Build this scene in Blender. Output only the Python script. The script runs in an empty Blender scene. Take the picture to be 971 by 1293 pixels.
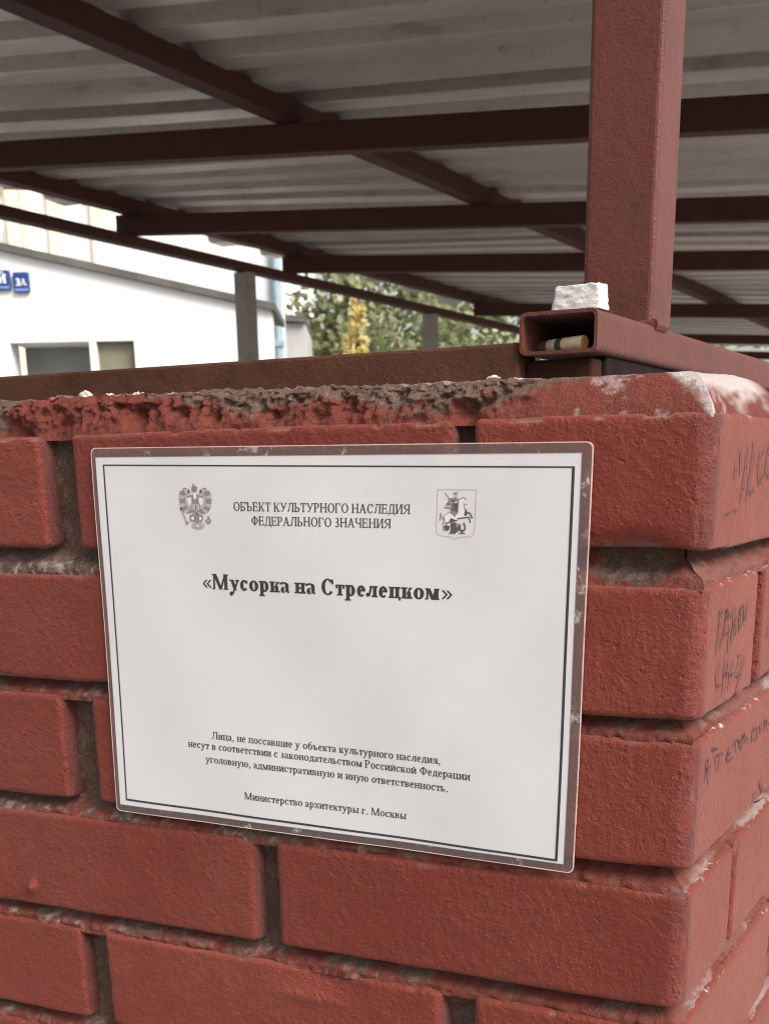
import bpy, math, random
import numpy as np
from mathutils import Vector, Matrix

S = bpy.context.scene
COL = S.collection
rnd = random.Random(7)
MM = 0.001

# ------------------------------------------------------------------ camera, sky, sun, exposure
cam_d = bpy.data.cameras.new("camera")
cam = bpy.data.objects.new("camera", cam_d)
COL.objects.link(cam)
S.camera = cam
YAW, PITCH, ROLL = 0.482235, -0.326434, -0.019668
def cam_axes(a, b, c):
    r = Vector((math.cos(a), math.sin(a), 0)); f = Vector((-math.sin(a), math.cos(a), 0)); u = Vector((0, 0, 1))
    f2 = f*math.cos(b) + u*math.sin(b); u2 = u*math.cos(b) - f*math.sin(b)
    return r*math.cos(c) + u2*math.sin(c), u2*math.cos(c) - r*math.sin(c), f2
cr, cu, cf = cam_axes(YAW, PITCH, ROLL)
cam.matrix_world = Matrix(((cr.x, cu.x, -cf.x, 0.15187), (cr.y, cu.y, -cf.y, -0.64048), (cr.z, cu.z, -cf.z, -0.02438), (0, 0, 0, 1)))
cam_d.sensor_fit = 'VERTICAL'; cam_d.sensor_height = 36; cam_d.sensor_width = 27
cam_d.lens = 1631.59/1293*36
cam_d.shift_x = 11.86/1293; cam_d.shift_y = 503.15/1293
cam_d.clip_start = 0.02; cam_d.clip_end = 2000
cam_d.dof.use_dof = True
cam_d.dof.focus_distance = 0.72
cam_d.dof.aperture_fstop = 26.0

SUN_EL, SUN_AZ = math.radians(42), math.radians(110)     # azimuth clockwise from +Y
world = bpy.data.worlds.new("World"); S.world = world; world.use_nodes = True
wn = world.node_tree.nodes; wl = world.node_tree.links
wn.clear()
sky = wn.new('ShaderNodeTexSky'); sky.sky_type = 'NISHITA'; sky.sun_disc = False
sky.sun_elevation = SUN_EL; sky.sun_rotation = SUN_AZ
sky.air_density = 1.0; sky.dust_density = 4.0; sky.ozone_density = 1.0
hs = wn.new('ShaderNodeHueSaturation'); hs.inputs['Saturation'].default_value = 0.22
bg = wn.new('ShaderNodeBackground'); bg.inputs['Strength'].default_value = 0.085
wo = wn.new('ShaderNodeOutputWorld')
wl.new(sky.outputs[0], hs.inputs['Color']); wl.new(hs.outputs[0], bg.inputs['Color']); wl.new(bg.outputs[0], wo.inputs['Surface'])
sun_d = bpy.data.lights.new("sun", 'SUN'); sun = bpy.data.objects.new("sun", sun_d); COL.objects.link(sun)
sun_d.energy = 1.5; sun_d.angle = math.radians(30); sun_d.color = (1.0, 0.95, 0.88)
sdir = Vector((math.sin(SUN_AZ)*math.cos(SUN_EL), math.cos(SUN_AZ)*math.cos(SUN_EL), math.sin(SUN_EL)))
sun.rotation_euler = sdir.to_track_quat('Z', 'Y').to_euler()
S.view_settings.view_transform = 'Standard'; S.view_settings.look = 'None'
S.view_settings.gamma = 1.0; S.view_settings.use_curve_mapping = False
S.view_settings.exposure = 1.45
S.cycles.use_denoising = True; S.cycles.denoiser = 'OPENIMAGEDENOISE'
S.cycles.denoising_input_passes = 'RGB_ALBEDO_NORMAL'; S.cycles.denoising_prefilter = 'ACCURATE'
S.cycles.use_adaptive_sampling = False
S.cycles.filter_width = 1.05
S.cycles.max_bounces = 8; S.cycles.transparent_max_bounces = 12

# ------------------------------------------------------------------ helpers
def tag(o, label=None, cat=None, group=None, kind=None):
    if label: o['label'] = label
    if cat: o['category'] = cat
    if group: o['group'] = group
    if kind: o['kind'] = kind
    return o
def empty(name, loc=(0, 0, 0), rz=0.0, label=None, cat=None, group=None):
    o = bpy.data.objects.new(name, None); COL.objects.link(o)
    o.location = loc; o.rotation_euler = (0, 0, rz); o.empty_display_size = 0.1
    return tag(o, label, cat, group)
def link(name, me, mats, parent=None, smooth=False):
    for m in (mats if isinstance(mats, (list, tuple)) else [mats]): me.materials.append(m)
    if smooth: me.polygons.foreach_set('use_smooth', [True]*len(me.polygons))
    o = bpy.data.objects.new(name, me); COL.objects.link(o)
    if parent is not None: o.parent = parent
    return o
def mesh_np(name, V, F, attrs=None):
    """V (n,3) metres, F (m,4) int quads"""
    V = np.ascontiguousarray(V, np.float32); F = np.ascontiguousarray(F, np.int32)
    me = bpy.data.meshes.new(name)
    me.vertices.add(len(V)); me.vertices.foreach_set('co', V.ravel())
    k = F.shape[1]
    me.loops.add(F.size); me.loops.foreach_set('vertex_index', F.ravel())
    me.polygons.add(len(F)); me.polygons.foreach_set('loop_start', np.arange(0, F.size, k, dtype=np.int32))
    me.update(calc_edges=True)
    for n, a in (attrs or {}).items():
        at = me.attributes.new(n, 'FLOAT', 'POINT'); at.data.foreach_set('value', np.ascontiguousarray(a, np.float32))
    me.validate()
    return me
def grid_faces(nu, nv, flip=False):
    i = np.arange(nu*nv).reshape(nu, nv)
    a, b, c, d = i[:-1, :-1], i[1:, :-1], i[1:, 1:], i[:-1, 1:]
    q = np.stack([a, d, c, b] if flip else [a, b, c, d], -1)
    return q.reshape(-1, 4)
class MB:
    def __init__(s): s.v = []; s.f = []; s.m = []
    def poly(s, pts, mi=0):
        n = len(s.v); s.v += [tuple(p) for p in pts]; s.f.append(list(range(n, n+len(pts)))); s.m.append(mi)
    def box(s, x0, x1, y0, y1, z0, z1, mi=0):
        n = len(s.v)
        s.v += [(x, y, z) for z in (z0, z1) for y in (y0, y1) for x in (x0, x1)]
        for q in ((0, 2, 3, 1), (4, 5, 7, 6), (0, 1, 5, 4), (2, 6, 7, 3), (0, 4, 6, 2), (1, 3, 7, 5)):
            s.f.append([n+i for i in q]); s.m.append(mi)
    def prism(s, prof, axis_pts, mi=0, cap=True):
        """prof: list of 2D; axis_pts: function(k, p)->3D for k in 0,1"""
        n = len(s.v); k = len(prof)
        for e in (0, 1): s.v += [tuple(axis_pts(e, p)) for p in prof]
        for i in range(k):
            j = (i+1) % k; s.f.append([n+i, n+j, n+k+j, n+k+i]); s.m.append(mi)
        if cap: s.f.append([n+i for i in range(k)][::-1]); s.f.append([n+k+i for i in range(k)]); s.m += [mi, mi]
    def tube(s, p0, p1, r0, r1=None, n=12, mi=0, caps=True):
        r1 = r0 if r1 is None else r1
        p0 = Vector(p0); p1 = Vector(p1); d = (p1-p0).normalized()
        a = d.orthogonal().normalized(); b = d.cross(a); k = len(s.v)
        for p, r in ((p0, r0), (p1, r1)):
            s.v += [tuple(p+(a*math.cos(2*math.pi*i/n)+b*math.sin(2*math.pi*i/n))*r) for i in range(n)]
        for i in range(n):
            j = (i+1) % n; s.f.append([k+i, k+j, k+n+j, k+n+i]); s.m.append(mi)
        if caps:
            s.f.append([k+i for i in range(n)][::-1]); s.f.append([k+n+i for i in range(n)]); s.m += [mi, mi]
    def build(s, name, mats, parent=None, bevel=0, smooth=False, seg=2):
        me = bpy.data.meshes.new(name); me.from_pydata(s.v, [], s.f)
        me.polygons.foreach_set('material_index', s.m); me.update()
        o = link(name, me, mats, parent, smooth)
        if bevel:
            b = o.modifiers.new('bevel', 'BEVEL'); b.width = bevel; b.segments = seg; b.limit_method = 'ANGLE'
        return o

# value noise, vectorised
def _h(i, j, k, s):
    n = (i*374761393 + j*668265263 + k*2147483647 + s*974634777) & 0xffffffff
    n = ((n ^ (n >> 13))*1274126177) & 0xffffffff
    n = ((n ^ (n >> 15))*2246822519) & 0xffffffff
    return ((n ^ (n >> 16)) & 0xffffff)/float(0xffffff)*2-1
def noise(P, scale, seed=0):
    q = np.asarray(P, float)/scale; f0 = np.floor(q); t = q-f0; t = t*t*t*(t*(t*6-15)+10)
    i = f0.astype(np.int64); r = 0
    for a in (0, 1):
        for b in (0, 1):
            for c in (0, 1):
                w = (t[..., 0] if a else 1-t[..., 0])*(t[..., 1] if b else 1-t[..., 1])*(t[..., 2] if c else 1-t[..., 2])
                r = r+w*_h(i[..., 0]+a, i[..., 1]+b, i[..., 2]+c, seed)
    return r
def fbm(P, scale, oct=3, seed=0, gain=.5):
    r = 0; a = 1.0
    for o in range(oct): r = r+a*noise(P, scale/(2**o), seed+o*17); a *= gain
    return r
def sstep(a, b, x):
    t = np.clip((x-a)/(b-a), 0, 1); return t*t*(3-2*t)

# ------------------------------------------------------------------ material helper
class NT:
    def __init__(s, name):
        s.m = bpy.data.materials.new(name); s.m.use_nodes = True; s.t = s.m.node_tree
        s.b = s.t.nodes['Principled BSDF']; s.out = s.t.nodes['Material Output']
        s.co = s.t.nodes.new('ShaderNodeTexCoord').outputs['Object']
    def n(s, typ, ins=None, **kw):
        nd = s.t.nodes.new(typ)
        for k, v in kw.items(): setattr(nd, k, v)
        for k, v in (ins or {}).items():
            if hasattr(v, 'is_output'): s.t.links.new(v, nd.inputs[k])
            else: nd.inputs[k].default_value = v
        return nd
    def set(s, **kw):
        for k, v in kw.items():
            k = {'color': 'Base Color', 'rough': 'Roughness', 'metal': 'Metallic', 'spec': 'Specular IOR Level', 'normal': 'Normal', 'coat': 'Coat Weight', 'coat_rough': 'Coat Roughness', 'alpha': 'Alpha', 'coat_normal': 'Coat Normal', 'sheen': 'Sheen Weight'}[k]
            if hasattr(v, 'is_output'): s.t.links.new(v, s.b.inputs[k])
            else: s.b.inputs[k].default_value = v
        return s
    def noise(s, scale, detail=3, rough=.55, vec=None, out='Fac', dist=0):
        return s.n('ShaderNodeTexNoise', {'Vector': vec or s.co, 'Scale': scale, 'Detail': detail, 'Roughness': rough, 'Distortion': dist}).outputs[out]
    def ramp(s, fac, stops):
        nd = s.n('ShaderNodeValToRGB', {'Fac': fac}); e = nd.color_ramp.elements
        while len(e) < len(stops): e.new(0.5)
        for x, (p, c) in zip(e, stops):
            x.position = p; x.color = (c, c, c, 1) if isinstance(c, (int, float)) else (*c, 1)
        return nd.outputs['Color']
    def mix(s, fac, a, b, blend='MIX'):
        nd = s.n('ShaderNodeMix', data_type='RGBA', blend_type=blend)
        for sock, v in ((nd.inputs[0], fac), (nd.inputs[6], a), (nd.inputs[7], b)):
            if hasattr(v, 'is_output'): s.t.links.new(v, sock)
            else: sock.default_value = v if isinstance(v, (int, float)) else (*v, 1) if len(v) == 3 else v
        return nd.outputs[2]
    def math(s, op, a, b=0.0):
        return s.n('ShaderNodeMath', {0: a, 1: b}, operation=op).outputs[0]
    def attr(s, name): return s.n('ShaderNodeAttribute', attribute_name=name).outputs['Fac']
    def bump(s, h, strength=.5, dist=.001, normal=None):
        ins = {'Height': h, 'Strength': strength, 'Distance': dist}
        if normal is not None: ins['Normal'] = normal
        return s.n('ShaderNodeBump', ins).outputs[0]
    def mapping(s, scale): return s.n('ShaderNodeMapping', {'Vector': s.co, 'Scale': scale}).outputs[0]
def simple(name, col, rough=.6, var=.15, scale=20, metal=0, spec=.5, bump=0, bscale=200):
    k = NT(name); f = k.noise(scale, 4)
    d = tuple(c*(1-var) for c in col); l = tuple(min(1, c*(1+var)) for c in col)
    k.set(color=k.ramp(f, [(.3, d), (.7, l)]), rough=rough, metal=metal, spec=spec)
    if bump: k.set(normal=k.bump(k.noise(bscale, 3), bump, .001))
    return k.m

# ---- red painted brick
RED = (0.188, 0.0360, 0.0225)
def make_brick_mat():
    k = NT('red_painted_brick')
    big = k.noise(9, 4, .6); mid = k.noise(60, 4, .6); fine = k.noise(500, 3, .6)
    c = k.mix(k.ramp(big, [(.35, 0), (.68, 1)]), (RED[0]*.82, RED[1]*.78, RED[2]*.78), (RED[0]*1.1, RED[1]*1.18, RED[2]*1.2))
    c = k.mix(k.ramp(mid, [(.3, .5), (.7, 0)]), c, (RED[0]*.66, RED[1]*.55, RED[2]*.55))
    dust = k.ramp(fine, [(.62, 0), (.8, .3)])
    c = k.mix(dust, c, (.36, .11, .075))
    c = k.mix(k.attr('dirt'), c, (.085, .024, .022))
    c = k.mix(k.math('MULTIPLY', k.attr('tone'), .5), c, (RED[0]*.55, RED[1]*.5, RED[2]*.55))
    st = k.noise(26, 6, .7)
    c = k.mix(k.ramp(st, [(.60, 0), (.74, .5)]), c, (.12, .045, .032))
    raw = k.attr('raw')
    rawc = k.mix(k.noise(300, 4), (.10, .055, .04), (.24, .16, .125))
    c = k.mix(raw, c, rawc)
    w = k.attr('white'); c = k.mix(w, c, (.62, .56, .53))
    k.set(color=c, rough=k.ramp(mid, [(.3, .45), (.7, .65)]), spec=.2)
    h1 = k.noise(210, 5, .68); h2 = k.noise(560, 3, .6)
    drops = k.ramp(k.noise(420, 1, .4), [(.66, 0), (.76, 1)])
    h = k.math('ADD', k.math('MULTIPLY', h1, 1.0), k.math('MULTIPLY', h2, .35))
    pits = k.ramp(k.noise(170, 2, .5), [(.27, 1), (.34, 0)])
    h = k.math('ADD', h, k.math('MULTIPLY', drops, .25))
    h = k.math('SUBTRACT', h, k.math('MULTIPLY', pits, .5))
    k.set(sheen=.17); k.b.inputs['Sheen Roughness'].default_value = .38; k.b.inputs['Sheen Tint'].default_value = (1, .76, .68, 1)
    k.set(normal=k.bump(h, k.ramp(big, [(.3, .45), (.7, 1.0)]), .0030))
    return k.m
M_BRICK = make_brick_mat()
def make_mortar_mat():
    k = NT('mortar')
    n1 = k.noise(120, 5, .65); n2 = k.noise(700, 4, .7)
    raw = k.mix(n1, (.066, .034, .023), (.165, .098, .070))
    raw = k.mix(k.ramp(n2, [(.48, 0), (.78, .8)]), raw, (.33, .225, .18))
    red = k.mix(k.noise(40, 4), (RED[0]*.75, RED[1]*.8, RED[2]*.85), (RED[0]*1.05, RED[1]*1.3, RED[2]*1.4))
    c = k.mix(k.attr('paint'), raw, red)
    c = k.mix(k.attr('white'), c, k.mix(n2, (.36, .27, .25), (.68, .61, .59)))
    k.set(color=c, rough=.8, spec=.3)
    k.set(normal=k.bump(k.math('ADD', n1, k.math('MULTIPLY', n2, .6)), 1.0, .004))
    return k.m
M_MORTAR = make_mortar_mat()

# ------------------------------------------------------------------ brick wall
WALL = empty('brick_wall', (0, 0, -1.4), label='red painted brick wall with rough mortar joints and a broken mortar top', cat='wall')
WOFF = np.array([0, 0, 1400.0])
def rounded_brick(x0, x1, y0, y1, z0, z1, fx, fy, cell=1.35, corner=True, seed=0, disp=1.0):
    """box in mm with fine cells on faces -Y (fx) and +X (fy)"""
    def axis(a, b, fine, fine_lo=False, fine_hi=False):
        if fine: return np.linspace(a, b, max(4, int((b-a)/cell)))
        lo = np.arange(a, a+16, cell) if fine_lo else np.array([a, a+3, a+8])
        hi = np.arange(b-16, b+.01, cell) if fine_hi else np.array([b-8, b-3, b])
        if fine_hi: hi[-1] = b
        return np.unique(np.concatenate([lo, np.linspace(lo[-1], hi[0], 5), hi]))
    xs = axis(x0, x1, fx, False, True); ys = axis(y0, y1, fy, True, False); zs = axis(z0, z1, fx or fy)
    P = []; F = []; n = 0
    def face(U, Vv, fn, flip):
        nonlocal n
        a, b = np.meshgrid(U, Vv, indexing='ij'); p = np.stack(fn(a.ravel(), b.ravel()), -1)
        P.append(p); F.append(grid_faces(len(U), len(Vv), flip)+n); n += len(p)
    o = np.ones_like
    face(xs, zs, lambda a, b: (a, o(a)*y0, b), False)
    face(xs, zs, lambda a, b: (a, o(a)*y1, b), True)
    face(ys, zs, lambda a, b: (o(a)*x1, a, b), False)
    face(ys, zs, lambda a, b: (o(a)*x0, a, b), True)
    face(xs, ys, lambda a, b: (a, b, o(a)*z0), True)
    face(xs, ys, lambda a, b: (a, b, o(a)*z1), False)
    P = np.concatenate(P); F = np.concatenate(F)
    key = np.round(P*50).astype(np.int64); _, idx, inv = np.unique(key, axis=0, return_index=True, return_inverse=True)
    P = P[idx]; F = inv.ravel()[F]
    # rounding
    R = np.tile([4.2, 3.6, 2.6], (len(P), 1))
    if corner:
        c = sstep(45, 10, np.hypot(np.minimum(0, P[:, 0]-x1), np.maximum(0, P[:, 1]-y0)))
        R[:, 0] += c*6.0; R[:, 1] += c*6.0
    lo = np.array([x0, y0, z0])+R; hi = np.array([x1, y1, z1])-R
    inn = np.clip(P, lo, hi); d = (P-inn)/R; L = np.linalg.norm(d, axis=1); d = d/np.maximum(L, 1e-6)[:, None]
    Q = inn+d*R*np.minimum(1, L)[:, None]
    nrm = d
    Q0 = Q.copy()
    edge = np.abs(nrm).max(1) < .93
    amt = .8*noise(Q, 45, 3+seed)+.35*noise(Q, 15, 5+seed)+.20*noise(Q, 4.5, 9)+.14*noise(Q, 2.4, 12)
    amt = amt*(1-.45*np.clip(nrm[:, 0], 0, 1))
    chip = np.maximum(0, noise(Q, 8, 21+seed)-.42)*3.0*edge
    dd = (amt*.62*disp-chip)
    raw = np.clip(chip*1.1-.5, 0, 1)*.6
    # the hollow knocked out under the right end of the top course
    g = np.exp(-(((Q[:, 0]+40)/24)**2+((Q[:, 2]+66.5)/9.5)**2))*(Q[:, 1] < 40)
    dd = dd-g*9; raw = np.maximum(raw, sstep(.35, .75, g+.1*noise(Q, 3, 77)))
    g2 = np.exp(-(((Q[:, 0]+212)/18)**2+((Q[:, 2]+318)/10)**2))*(Q[:, 1] < 40)
    g3 = np.exp(-(((Q[:, 0]+232)/28)**2+((Q[:, 2]+333)/4)**2))*(Q[:, 1] < 40)
    dd = dd-g2*3.5+g3*1.6
    Q = Q+nrm*dd[:, None]
    # a nib of paint on the fourth course
    nib = np.exp(-(((Q0[:, 0]+447)/2.4)**2+((Q0[:, 2]+288)/3.6)**2))*(Q0[:, 1] < 6)
    Q[:, 1] -= nib*6
    white = np.clip(sstep(.25, .6, noise(Q0, 4, 41)+.5*noise(Q0, 1.7, 43)-.35)*sstep(.2, .8, nrm[:, 2])*(Q0[:, 0] > -25)*(.2+.8*sstep(0, 30, Q0[:, 1])), 0, 1)*.8
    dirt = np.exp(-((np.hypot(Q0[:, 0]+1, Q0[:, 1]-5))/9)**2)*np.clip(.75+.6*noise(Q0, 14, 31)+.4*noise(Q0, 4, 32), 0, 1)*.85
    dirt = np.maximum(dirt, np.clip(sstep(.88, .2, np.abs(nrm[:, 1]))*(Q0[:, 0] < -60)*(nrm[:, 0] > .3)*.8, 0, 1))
    tone = np.full(len(Q), (abs(math.sin(seed*12.9898+x0*.137+z0*.071)*43758.5) % 1))
    return Q, F, raw, white, dirt, tone
tops = [(0, -64.2), (-79.6, -145.3), (-156.0, -223.2), (-236.0, -301.6), (-314.2, -379.5), (-393, -458.4)]
front_x = [[(-122, 0), (-381, -134), (-654, -404)], [(-250, 0), (-512, -262), (-776, -526)], [(-122, 0), (-384, -134.5), (-657, -407)],
           [(-251, 0), (-517, -267), (-782, -530)], [(-120, 0), (-389, -141), (-660, -410)], [(-251, 0), (-517, -267), (-782, -530)]]
side_y = [[(0, 250), (264, 384)], [(0, 122), (143, 393)], [(0, 250), (263, 383)], [(0, 107), (121, 371)], [(0, 250), (262, 382)], [(0, 112), (125, 375)]]
BV, BF, BR, BW, BD, BT = [], [], [], [], [], []
nb = 0
def add_brick(a):
    global nb
    V, F, r, w, dd, tt = a
    BV.append(V); BF.append(F+nb); BR.append(r); BW.append(w); BD.append(dd); BT.append(tt); nb += len(V)
for ci, (z1, z0) in enumerate(tops):
    for bi, (xa, xb) in enumerate(front_x[ci]):
        if bi == 0: add_brick(rounded_brick(xa, 0, 0, side_y[ci][0][1], z0, z1, True, True, 1.35, True, 0))
        else:
            j = rnd.uniform(-.8, .8)
            add_brick(rounded_brick(xa, xb, .3+j, 118, z0+rnd.uniform(-.6, .6), z1+rnd.uniform(-.6, .6), xb > -520, False, 1.35, False, ci*7+bi))
    ya, yb = side_y[ci][1]
    add_brick(rounded_brick(-118, -.8, ya, yb, z0, z1, False, True, 1.9, False, 100+ci))
# the rest of the wall, outside the frame
def plain(x0, x1, y0, y1, z0, z1):
    add_brick(rounded_brick(x0, x1, y0, y1, z0, z1, False, False, 1.35, False, 0, .3))
z1 = -471.0; row = 0
while z1 > -1390:
    odd = row % 2
    x = 0
    plain(-122 if odd else -250, 0, 0, 250 if odd else 122, max(-1399, z1-65.4), z1)
    x = -134 if odd else -262
    while x > -2500: plain(x-250, x, 0, 118, max(-1399, z1-65.4), z1); x -= 262
    y = 262 if odd else 134
    while y < 2600: plain(-118, 0, y, y+250, max(-1399, z1-65.4), z1); y += 262
    z1 -= 78.8; row += 1
for ci, (z1, z0) in enumerate(tops):
    x = front_x[ci][2][0]-12
    while x > -2500: plain(x-250, x, 0, 118, z0, z1); x -= 262
    y = side_y[ci][1][1]+12
    while y < 2600: plain(-118, 0, y, y+250, z0, z1); y += 262
V = (np.concatenate(BV)+WOFF)*MM
me = mesh_np('brickwork', V, np.concatenate(BF), {'raw': np.concatenate(BR), 'white': np.concatenate(BW), 'dirt': np.concatenate(BD), 'tone': np.concatenate(BT)})
link('brickwork', me, M_BRICK, WALL, True)

# mortar sheet round the corner (s<0 front, s>0 side)
def wrap(s, depth, z):
    x = np.where(s < 0, np.minimum(s, -depth), -depth); y = np.where(s < 0, depth, np.maximum(s, depth))
    return np.stack([x, y, z], -1)
s = np.concatenate([np.arange(-1200, -530, 30), np.arange(-530, 260, 1.5), np.arange(260, 1200, 30)])
z = np.concatenate([np.arange(-1399, -486, 26), np.arange(-486, 2, 1.15)])
Sg, Zg = np.meshgrid(s, z, indexing='ij'); Sg = Sg.ravel(); Zg = Zg.ravel()
dep = np.full(len(Sg), 14.0)
side = Sg > 0
for k in range(len(tops)-1):
    zb, zt = tops[k+1][0], tops[k][1]     # joint between zb (lower brick top) and zt (upper brick bottom)
    t = (Zg-zb)/(zt-zb)
    inj = (t > -.25) & (t < 1.1)
    base = 2.6+10.5*sstep(.15, .88, t)
    base = np.where(side, 3.5+11*sstep(.15, .9, t), base)
    dep = np.where(inj, base, dep)
P3 = wrap(Sg, np.full(len(Sg), 8.0), Zg)
rough = 1.3*noise(P3, 11, 50)+1.3*noise(P3, 4.3, 51)+1.1*noise(P3, 2.2, 52)+.5*(1-np.abs(noise(P3, 3.1, 53)))
dep = dep+rough
# deep crumbled patch at the right end of the top joint
g = np.exp(-(((Sg+38)/26)**2+((Zg+72)/10)**2)); dep += g*8
dep = np.maximum(dep, 2.0)
pn = fbm(P3, 26, 3, 60)
paint = np.zeros_like(Sg)
pz = np.zeros_like(Sg)
for k in range(len(tops)-1):
    zb, zt = tops[k+1][0], tops[k][1]
    t = (Zg-zb)/(zt-zb); inj = (t > -.3) & (t < 1.15)
    bias = np.where(Sg > -150, .5, .12)
    bias = np.where(side, .35, bias)
    if k == 0: bias = np.where(Sg < -150, -.35, bias)
    paint = np.where(inj, sstep(-.25, .35, bias+.9*(.45-t)+.55*pn+.35*noise(P3, 5, 62)+.25*noise(P3, 2.2, 63)), paint)
paint = np.where(g > .45, paint*(1-sstep(.4, .7, g+.25*noise(P3, 4, 71))), paint)
P3 = wrap(Sg, dep, Zg)*np.where(Sg > 0, 1, 1)[:, None]*np.stack([np.ones(len(Sg)), np.where(Sg > 0, .3, 1), np.ones(len(Sg))], -1)
tj = np.full(len(Sg), 9.0)
for k in range(len(tops)-1):
    t = (Zg-tops[k+1][0])/(tops[k][1]-tops[k+1][0]); tj = np.where((t > -.3) & (t < 1.15), t, tj)
white = sstep(-.35, .25, noise(P3, 16, 80)+.45*noise(P3, 5, 81)+.3*noise(P3, 2, 82)+.15)*sstep(-16, 2, Sg)*sstep(.75, .3, tj)*.42*(.2+.8*sstep(-.2, .5, noise(P3, 15, 86)))
white = np.maximum(white, (Sg < -10)*sstep(.0, .7, noise(P3, 5, 83)+.7*noise(P3, 2.2, 84))*.5*(1-.7*paint)*sstep(.8, .3, tj)*np.where(Sg < -180, 1, .35))
me = mesh_np('mortar_joints', (wrap(Sg, dep, Zg)+WOFF)*MM, grid_faces(len(s), len(z)), {'paint': paint, 'white': white})
link('mortar_joints', me, M_MORTAR, WALL, True)

# broken mortar cap, sloping up and back from the top edge of the first course
s = np.concatenate([np.arange(-2500, -560, 40), np.arange(-560, 260, 1.3), np.arange(260, 2600, 40)])
nt_, nf = 34, 12
T = np.concatenate([np.linspace(0, 1, nt_), 1+np.linspace(.05, 1, nf)])
Sg, Tg = np.meshgrid(s, T, indexing='ij'); Sg = Sg.ravel(); Tg = Tg.ravel()
tt = np.minimum(Tg, 1)
dep = np.where(Tg <= 1, 2.5+17*tt**1.25, 19.5+(Tg-1)*218)
toph = 18.5+2.5*sstep(-150, -350, Sg)+2.5*sstep(20, 110, Sg)-5*sstep(140, 200, Sg)
zz = -2.5+np.where(Tg <= 1, (toph+2.5)*np.sin(tt*math.pi/2)**.9, toph+2.5)
P3 = wrap(Sg, dep, zz)
ragged = sstep(-72, -125, Sg)
n1 = noise(P3, 13, 90); n2 = 1-2*np.abs(noise(P3, 7, 91)); n3 = noise(P3, 2.9, 92)+.6*(1-2*np.abs(noise(P3, 2.2, 93)))
env = np.sin(np.clip(tt, 0.0, 1)*math.pi*.86+.2)*(Tg <= 1)
dep += (1.7*n1-2.2*n2+1.8*n3+1.1*noise(P3, 1.7, 110))*env*(.15+ragged)
zz += (1.1*n1+1.1*n2+1.2*n3)*np.where(Tg <= 1, tt, 1)*(.15+.9*ragged)
# crack and holes
crack = np.exp(-(((Sg+118)-(zz-8)*2.2)/5.0)**2)*sstep(.05, .3, tt)*(Tg <= 1.0)
dep += crack*7
for hx, hz, hr, hd in ((-336, 10, 7, 13), (-283, 7, 4, 8), (-243, 6, 4.5, 9), (-436, 6, 10, 8), (-420, 1, 9, 8), (-395, 2, 12, 6), (-128, 2, 6, 9), (-305, 11, 5, 5), (-198, 10, 6, 5), (-170, 13, 5, 5), (-215, 4, 4, 6)):
    dep += np.exp(-(((Sg-hx)/hr)**2+((zz-hz)/(hr*.9))**2))*hd*(Tg <= 1)
dep = np.maximum(dep, 1.5)
pn = fbm(P3, 24, 3, 95)
lvl = np.interp(Sg, [-560, -470, -440, -425, -370, -330, -300, -240, -150, -110, -75, -60, 0, 60, 260], [.1, .1, .15, .9, 1.1, .75, .55, .40, .38, .32, .7, 1.3, 1.3, 1.2, .5])
paint = sstep(.10, -.10, tt-lvl+.24*pn+.13*noise(P3, 5, 102)+.12*noise(P3, 2, 103))*(Tg <= 1.02)
paint = np.where(Sg > -72, np.maximum(paint, .0), paint)
paint = paint*(1-np.clip(crack, 0, 1))
PQ = P3*np.stack([np.ones(len(Sg)), np.where(Sg > 0, .3, 1), np.ones(len(Sg))], -1)
ns = .5*noise(PQ, 10, 97)+.35*noise(PQ, 5, 98)+.2*noise(PQ, 2.4, 104)
gw = sstep(-3, 3, Sg-(-31+26*(1-tt))+6*ns)*sstep(165, 110, Sg)*np.where(Sg > 8, sstep(.10, .45, tt+.35*ns), 1)
white = gw*sstep(-.75, -.35, ns+.05)
white = np.maximum(white, sstep(.4, .8, noise(P3, 9, 99)+.5*n3)*.4*(Sg > -70)*(Sg < 80))
white = np.maximum(white, (Tg > .93)*.35*sstep(-.2, .5, noise(P3, 16, 101)))
me = mesh_np('mortar_cap', (wrap(Sg, dep, zz)+WOFF)*MM, grid_faces(len(s), len(T), False), {'paint': paint, 'white': white})
link('mortar_cap', me, M_MORTAR, WALL, True)

# pale plaster crumbs stuck along the top edge
M_CRUMB = simple('pale_plaster', (.44, .38, .33), .85, .2, 300, bump=.6, bscale=600)
def lump(cx, cy, cz, rx, ry, rz, seed, n=10, amp=.35, box=False):
    u = np.linspace(0, math.pi, n); w = np.linspace(0, 2*math.pi, 2*n)
    U, Wg = np.meshgrid(u, w, indexing='ij'); d = np.stack([np.sin(U)*np.cos(Wg), np.sin(U)*np.sin(Wg), np.cos(U)], -1).reshape(-1, 3)
    d[:, :] = np.round(d, 6)
    if box:
        p = np.sign(d)*np.abs(d)**.28; d2 = p/np.maximum(1e-6, np.abs(p).max(1))[:, None]*.5+p*.5
    else: d2 = d
    r = 1+amp*noise(d2*3+seed*7.3, 1.0, seed)+amp*.5*noise(d2*3, .4, seed+3)
    V = d2*r[:, None]*[rx, ry, rz]+[cx, cy, cz]
    return V, grid_faces(n, 2*n, True)
for i, (cx, cz, rx, rz) in enumerate(((-385, 22.5, 5.5, 4.2), (-367, 22, 3, 2.4), (-345, 22, 3.4, 2.6), (-453, 21, 11, 2.6), (-424, 20.5, 6, 2.0), (-121, 20.5, 4.0, 2.6), (-108, 19.5, 7, 1.8))):
    V, F = lump(cx, 23, cz-.8, rx*.75, 4, rz*.75, i+1, 14, .5)
    link('plaster_crumb', mesh_np('plaster_crumb', (V+WOFF)*MM, F), M_CRUMB, WALL)

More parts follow.
